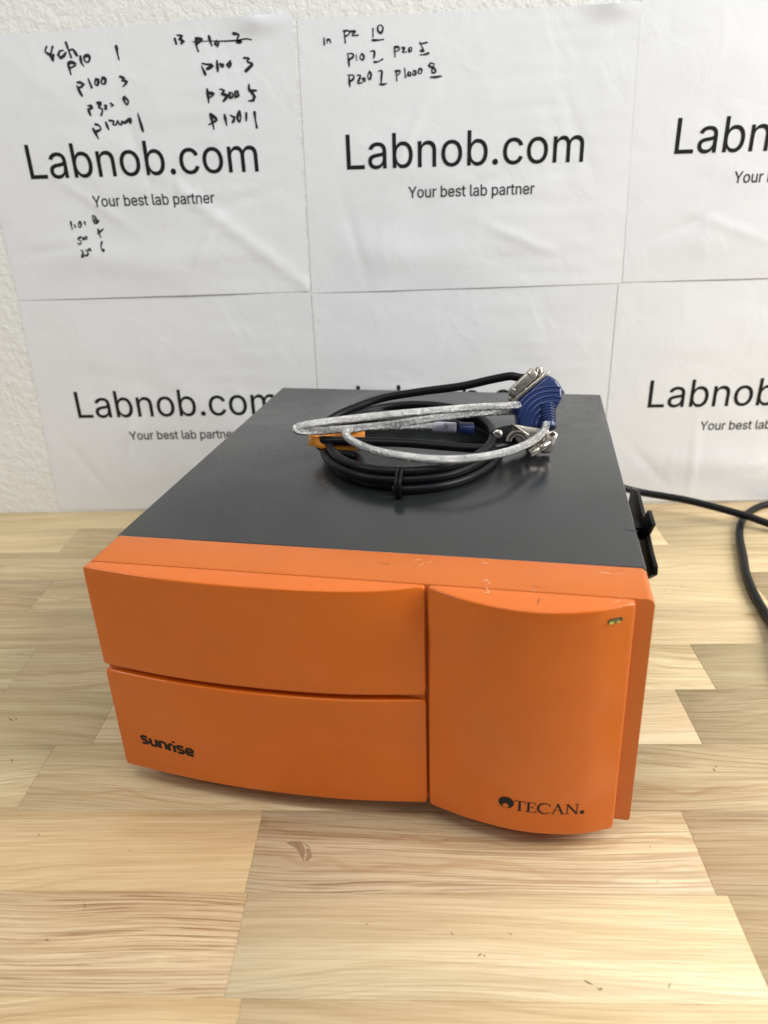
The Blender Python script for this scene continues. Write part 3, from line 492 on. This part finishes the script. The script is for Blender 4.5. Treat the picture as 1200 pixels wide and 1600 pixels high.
# indicator light near the upper right corner
def capsule(bm, cx, cz, L, r, e0, e1):
    pts = [(cx + L / 2 + r * math.cos(math.radians(a)), cz + r * math.sin(math.radians(a))) for a in range(-90, 91, 15)] + [(cx - L / 2 - r * math.cos(math.radians(a)), cz + -r * math.sin(math.radians(a))) for a in range(-90, 91, 15)]
    lo = [bm.verts.new(onR(x_, z_, e0)) for x_, z_ in pts]; hi = [bm.verts.new(onR(cx + (x_ - cx) * .9, cz + (z_ - cz) * .88, e1)) for x_, z_ in pts]; n = len(pts)
    for i in range(n): bm.faces.new((lo[i], lo[(i + 1) % n], hi[(i + 1) % n], hi[i]))
    bm.faces.new(hi)
bm = bmesh.new(); capsule(bm, 271.6, 146.4, 4.6, 1.45, -.3, .15); led = obj('indicator_light', bm, M_recess_shade, rt)
bm = bmesh.new(); capsule(bm, 271.2, 146.2, 3.6, .95, .1, .6); obj('lens', bm, M_led, rt)
bm = bmesh.new(); capsule(bm, 269.9, 145.7, 1.2, .55, .5, .8); capsule(bm, 273.1, 145.6, 1.0, .35, .5, .75); obj('lens_glint', bm, M_ledy, rt)  # yellow blobs painted in for the reflection on the lens
# black clip hanging on the right-hand side
bm = bmesh.new(); prism(bm, D['LATCH'], 0, 2.6, .8, 2, X=(0, 1, 0), Y=(0, 0, 1), Z=(1, 0, 0), O=(297.4, 0, 0)); box(bm, 289, 298, 100, 112, 134, 142, .5); obj('side_clip', bm, M_black, dev)
bm = bmesh.new()
bm.free()
for l in D['SCR']: bm = bmesh.new(); ribbon(bm, l, lambda t: .18 + .3 * abs(math.sin(5 * t + l[0][0])), lambda x, y: Vector((x, y, H + .06)) * MM); obj('scratch', bm, M_scr, dev, False)
bm = bmesh.new()
bm.free()
for l in D['SCRD'][:3]: bm = bmesh.new(); ribbon(bm, l, .5, lambda x, y: Vector((x, y, H + .06)) * MM); obj('scuff', bm, M_scrd, dev, False)
bm = bmesh.new(); ribbon(bm, D['SCRD'][3], .9, lambda x, y: Vector((x, y, H - .2)) * MM); obj('cover_scuff', bm, M_smear, dev, False)

# ------------------------------------------------------------ cables lying on the cover
HC = H - .3
RB, UB, TB = Vector(D['RB']), Vector(D['UB']), Vector(D['TB'])
def on_dev(p): return Matrix.Rotation(-PHI, 4, 'Z') @ (Vector(p) * MM)
sc = thing('serial_cable', 'coiled black cable with a plug at its end, lying on the charcoal cover', 'cable', on_dev((147, 182, HC)), -PHI)
K = Vector((147, 182, 0))
def L(P): return [Vector(p) - K for p in P]
rnd = random.Random(3); pts = []
turns = 5; offs = [(0, 3.3), (-6.1, 3.2), (-2.2, 8.8), (-7.6, 9.0), (-4.0, 13.6)]
N_ = 40
for t in range(turns):
    for k in range(N_):
        a = -math.pi / 2 + 2 * math.pi * k / N_; s = k / N_; s2 = s * s * (3 - 2 * s)
        o0, o1 = offs[t], offs[min(t + 1, turns - 1)]
        spread = math.sin(a / 2 + math.pi / 4) ** 2      # 0 at the tie, 1 opposite
        dr = o0[0] * (1 - s2) + o1[0] * s2 + spread * (3.5 * math.sin(t * 2.4 + a) + 3 * math.sin(t * 1.3))
        z = o0[1] * (1 - s2) + o1[1] * s2
        ax, ay = 64 + dr, 78 + dr
        if t == turns - 1 and k > 27: break
        pts.append((147 + ax * math.cos(a) + (2 if t % 2 else -1) * spread, 184 + ay * math.sin(a), max(3.2, z)))
e1 = D['END1'][1:]
bm = bmesh.new(); P = spline(L(pts + e1), 3); tube(bm, P, 3.05, 14); cord = obj('cord', bm, M_blackm, sc)
bm = bmesh.new(); P = spline(L([(118, 118, 3.4)] + D['END2']), 2.5); tube(bm, P, 3.1, 14); obj('cord', bm, M_blackm, sc)
bm = bmesh.new()                                          # tie round the bundle
for dx in (0, 2.6):
    P = [Vector((4 + dx * (1 if z_ > 0 else .9), -82 + 10.5 * math.cos(a) * 1.0 + 5.2, 8.2 + 8.6 * z_)) for a in [2 * math.pi * k / 24 for k in range(24)] for z_ in [math.sin(a)]]
    tube(bm, P, 1.1, 8, True)
obj('cable_tie', bm, M_black, sc)
# plug of the black cable, lying at the right
def fr(px, py, ox, oy, s): return ((px / 5.4545 + 680 - ox) / s, -(py / 5.4545 + 560 - oy) / s)
O2 = Vector((232, 178, 9)) - K
f2 = lambda *pp: [fr(a, b, 831.8, 695.8, 2.27) for a, b in pp]
B2 = dict(X=RB, Y=UB, Z=TB, O=O2)
def at2(px, py, z=0): a, b = fr(px, py, 831.8, 695.8, 2.27); return O2 + RB * a + UB * b + TB * z
bm = bmesh.new(); prism(bm, f2((480, 610), (560, 575), (650, 560), (670, 640), (640, 730), (540, 750), (470, 720)), -10, 0, 1.6, 3, **B2); hood = obj('plug_hood', bm, M_black, sc)
bm = bmesh.new(); lathe(bm, [(0, 3.1), (1.6, 3.1), (2.1, 2.4)], at2(532, 640, -.3), TB); s_ = obj('screw', bm, M_metal, hood)
bm = bmesh.new(); tube(bm, [at2(532 - 26, 640 - 12, 2.0), at2(532 + 26, 640 + 12, 2.0)], .45, 6); obj('screw_slot', bm, M_black, hood)
bm = bmesh.new(); prism(bm, f2((640, 570), (700, 552), (900, 585), (985, 600), (960, 740), (830, 790), (700, 700)), -13, -3, 1.2, 2, **B2); obj('plug_shell', bm, M_metal, sc)
bm = bmesh.new()
P = [at2(700 + 88 * math.cos(math.radians(a)), 712 - 92 * math.sin(math.radians(a)), 1) for a in range(25, 176, 10)]; tube(bm, P, 1.2, 8)
P = [at2(700 + 62 * math.cos(math.radians(a)), 716 - 66 * math.sin(math.radians(a)), 1.5) for a in range(20, 176, 10)]; tube(bm, P, .7, 8)
obj('strain_relief_ring', bm, M_metal, sc)
bm = bmesh.new(); prism(bm, f2((645, 560), (662, 556), (800, 648), (790, 668)), -4, 2, .5, 2, **B2)
prism(bm, f2((940, 640), (1010, 602), (1055, 640), (1040, 690), (1000, 795), (935, 800), (905, 760)), -9, -2, .9, 2, **B2)
pf = obj('plug_flange', bm, M_metal, sc)
bm = bmesh.new(); prism(bm, f2((972, 640), (1008, 620), (1036, 640), (1000, 664)), -2.05, -1.8, 0, 1, **B2); obj('opening_shade', bm, M_recess_shade, pf, False)  # dark plate on the flange; the hole's shade is only its colour
bm = bmesh.new(); a0, a1 = at2(788, 815, 3), at2(935, 735, -1); ax = a1 - a0; Ln = ax.length
lathe(bm, [(0, 1.9), (.4, 2.75), (1, 2.9), (Ln * .55, 2.9), (Ln * .58, 2.5), (Ln * .62, 2.9), (Ln, 2.9), (Ln + 4, 2.0)], a0, ax, 24); ts = obj('thumbscrew', bm, M_metal, sc)
bm = bmesh.new(); P = [a0 + RB * x_ - ax.normalized() * .15 + UB * x_ * .3 for x_ in (-1.7, 1.7)]; tube(bm, P, .35, 6); obj('screw_slot', bm, M_black, ts)
# small hood at the raised end of the black cable, behind the grey plug face
bm = bmesh.new(); e = Vector(D['END1'][-1]) - K; lathe(bm, [(-3, 3.3), (0, 4.2), (6, 4.6), (14, 5.5), (15, 4.5)], e, RB * .8 - UB * .2 - TB * .6); obj('end_hood', bm, M_black, sc)

# orange paper tag folded round the cable
tg = thing('cable_tag', 'folded orange paper tag wrapped round the black cable at the left of the coil', 'tag', on_dev((85, 176, HC + 12)), -PHI)
KT = Vector((85, 176, 12))
def at_img(px, py, z): return None
def strip(name, P, Wd, mat_, parent, th=.25):
    bm = bmesh.new(); P = spline(P, 1.5); A = []; Bv = []
    for i, p in enumerate(P):
        w_ = Wd[0] + (Wd[1] - Wd[0]) * i / (len(P) - 1)
        A.append(bm.verts.new((p + UB * w_ / 2) * MM)); Bv.append(bm.verts.new((p - UB * w_ / 2) * MM))
    for i in range(len(P) - 1): bm.faces.new((A[i], A[i + 1], Bv[i + 1], Bv[i]))
    o = obj(name, bm, mat_, parent, True, 60); s = o.modifiers.new('thickness', 'SOLIDIFY'); s.thickness = th * MM; s.offset = 0
    return o
c0 = Vector(D['END2'][3]) - KT
strip('tag_paper', [c0 + RB * 31 + UB * 1.9 - TB * 5.5, c0 + RB * 18 + UB * 1.5 - TB * 4.8, c0 + RB * 4 + UB * .6 - TB * 4.2, c0 - RB * 5 - TB * 2.8, c0 - RB * 7.5 - UB * .3 + TB * .4, c0 - RB * 4.5 - UB * .9 + TB * 3.4, c0 + RB * 2 - UB * 3.2 + TB * 3.8, c0 + RB * 12 - UB * 3.8 + TB * 3.8, c0 + RB * 26 - UB * 4.6 + TB * 3], (9.5, 5.5), M_tag, tg)
bm = bmesh.new()
for k in range(7):
    q = c0 + RB * (8 + k * 1.5) - UB * (3.5 + k * .1) + TB * 4.1; tube(bm, [q, q + RB * .7 + UB * (.8 if k % 2 else -.8)], .18, 5)
obj('pen_writing', bm, M_pink, tg, False)

# silver cable with blue moulded adapter
us = thing('adapter_cable', 'silver braided cable with a blue moulded adapter, looped over the black coil', 'adapter cable', on_dev((190, 170, HC)), -PHI)
K = Vector((190, 170, 0))
bm = bmesh.new(); P = spline(L(D['SILVER']), 1.2); tube(bm, P, 2.65, 20); obj('braided_cord', bm, M_braid, us)
ub = L(D['USB']); A = (ub[-1] - ub[0]).normalized()
bm = bmesh.new(); lathe(bm, [(0, 3.2), (.3, 3.9), (15.5, 3.9), (16, 3.3)], ub[0], ub[2] - ub[0], 24); lb = obj('label_sleeve', bm, M_label, us)
ax = (ub[2] - ub[0]).normalized()
bm = bmesh.new()
n_ = ax.cross(TB).normalized(); up_ = -n_ if n_.dot(UB) < 0 else n_; fro = ax.cross(up_); fro = fro if fro.dot(TB) > 0 else -fro
def putl(x_, y_):
    th = y_ / 4.0; return (ub[0] + ax * x_ + up_ * (4.0 * math.sin(th)) + fro * (4.0 * math.cos(th))) * MM
for l in ([(2.6, -.9), (2.9, 2.0), (2.2, 1.3)], [(5.2, -.9), (5.3, -.6)], [(9.6, 2.2), (7.6, 2.2), (7.4, .8), (9.2, .7), (9.7, -.4), (8.6, -1.2), (7.2, -1)]): ribbon(bm, l, .55, putl, False, False)
obj('label_writing', bm, M_pink, lb, False)
bm = bmesh.new(); lathe(bm, [(0, 3.6), (.5, 4.3), (10, 5.2), (10.6, 4.6)], ub[2], ub[3] - ub[2], 20); obj('small_plug', bm, M_blue2, us)
# adapter head
O1 = Vector((238, 205, 38)) - K
f1 = lambda *pp: [fr(a, b, 849.4, 614.7, 2.2) for a, b in pp]
def at1(px, py, z=0): a, b = fr(px, py, 849.4, 614.7, 2.2); return O1 + RB * a + UB * b + TB * z
B1 = dict(X=RB, Y=UB, Z=TB, O=O1)
bm = bmesh.new(); prism(bm, f1((655, 385), (955, 125), (1040, 175), (1085, 240), (1092, 330), (1050, 400), (1015, 470), (985, 560), (880, 585), (770, 595), (715, 560), (705, 460)), -15, 0, 2.6, 4, **B1)
ab = obj('adapter_body', bm, M_blue, us)
for k, R_ in enumerate((120, 160, 200, 240, 280, 318)):
    bm = bmesh.new(); cx, cy = 985, 570; pp = []
    for a in range(70, 186, 5):
        x_ = cx + R_ * math.cos(math.radians(a)); y_ = cy - R_ * 1.05 * math.sin(math.radians(a))
        if x_ > 1080 - max(0, y_ - 330) * .5: continue
        if x_ < 712: continue
        pp.append(at1(x_, y_, .1))
    if len(pp) > 2: tube(bm, spline(pp, 1), .7, 8, flat=.8); obj('rib', bm, M_blue, ab)
bm = bmesh.new(); prof = []
for k in range(7): prof += [(k * 2.0, 6.6 - k * .28), (k * 2.0 + 1.2, 6.7 - k * .28), (k * 2.0 + 1.3, 5.9 - k * .28), (k * 2.0 + 1.9, 5.9 - k * .28)]
prof += [(14, 4.9), (17, 4.7), (17.6, 3.9)]
a0, a1 = at1(955, 400, -4), at1(968, 575, 2); lathe(bm, prof, a0, a1 - a0, 28); obj('strain_relief', bm, M_blue, ab)
bm = bmesh.new(); prism(bm, f1((640, 372), (655, 392), (975, 120), (958, 102)), -17, 2, .4, 2, **B1); obj('flange', bm, M_metal, us)
bm = bmesh.new(); prism(bm, f1((652, 238), (825, 72), (884, 118), (872, 165), (690, 322), (655, 300)), -14, -1, 1.3, 3, **B1); face = obj('connector_shell', bm, M_metal, us)
bm = bmesh.new()
for q in ((676, 262), (800, 122)): lathe(bm, [(0, 1.1), (.5, .9), (.8, .2)], at1(*q, -1.1), TB, 12)
obj('dimple', bm, M_metal, face)
for p0, p1 in (((905, 60), (902, 150)), ((640, 330), (700, 322))):
    bm = bmesh.new(); a0, a1 = at1(*p0, -6), at1(*p1, -6); ax = a1 - a0; Ln = ax.length
    lathe(bm, [(0, 1.8), (.5, 2.7), (2, 3.0), (4.2, 3.0), (4.4, 1.9), (Ln, 1.9)] if p0[0] > 800 else [(0, 1.2), (.4, 1.7), (3, 1.7), (Ln, 1.5)], a0, ax, 20); obj('jack_screw', bm, M_metal, us)

# ------------------------------------------------------------ mains cables on the right
ca = thing('power_cable', 'straight black cable running from behind the machine, crossing above the curved one', 'cable', (.47, .35, 0))
bm = bmesh.new(); P = spline([Vector(p) - Vector((470, 350, 0)) for p in [(325, 318, 60), (350, 345, 48), (378, 362, 36), (408.4, 365.7, 26), (445.1, 357, 22), (469.3, 350.8, 18), (504.8, 334.5, 12.5), (523.7, 325.7, 8), (560, 300, 3.4), (640, 262, 3.4), (760, 240, 3.4), (900, 236, 3.4), (990, 232, 4), (1012, 231, -12), (1016, 230, -120)]], 4)
tube(bm, P, 3.7, 14); obj('cord', bm, M_blackm, ca)
cb = thing('power_cable', 'thicker black cable curving along the worktop at the right edge, under the straight one', 'cable', (.47, .25, 0))
bm = bmesh.new(); P = spline([Vector(p) - Vector((470, 250, 0)) for p in [(1020, 300, -120), (1016, 301, -12), (990, 302, 4.4), (880, 310, 3.7), (760, 330, 3.7), (640, 368, 3.7), (590, 384, 3.7), (552, 381, 3.7), (528, 367, 3.7), (507, 343, 3.7), (491, 310, 3.7), (477, 266, 3.7), (466, 231, 3.7), (459, 194, 3.7), (455, 162, 4.5), (450, 135, 7), (441, 108, 8), (435, 85, 7), (440, 55, 3.7), (480, 20, 3.7), (600, 0, 3.7), (780, -20, 3.7), (985, -30, 4.4), (1016, -31, -12), (1020, -31, -120)]], 4)
tube(bm, P, 3.6, 16); obj('cord', bm, M_blackm, cb)
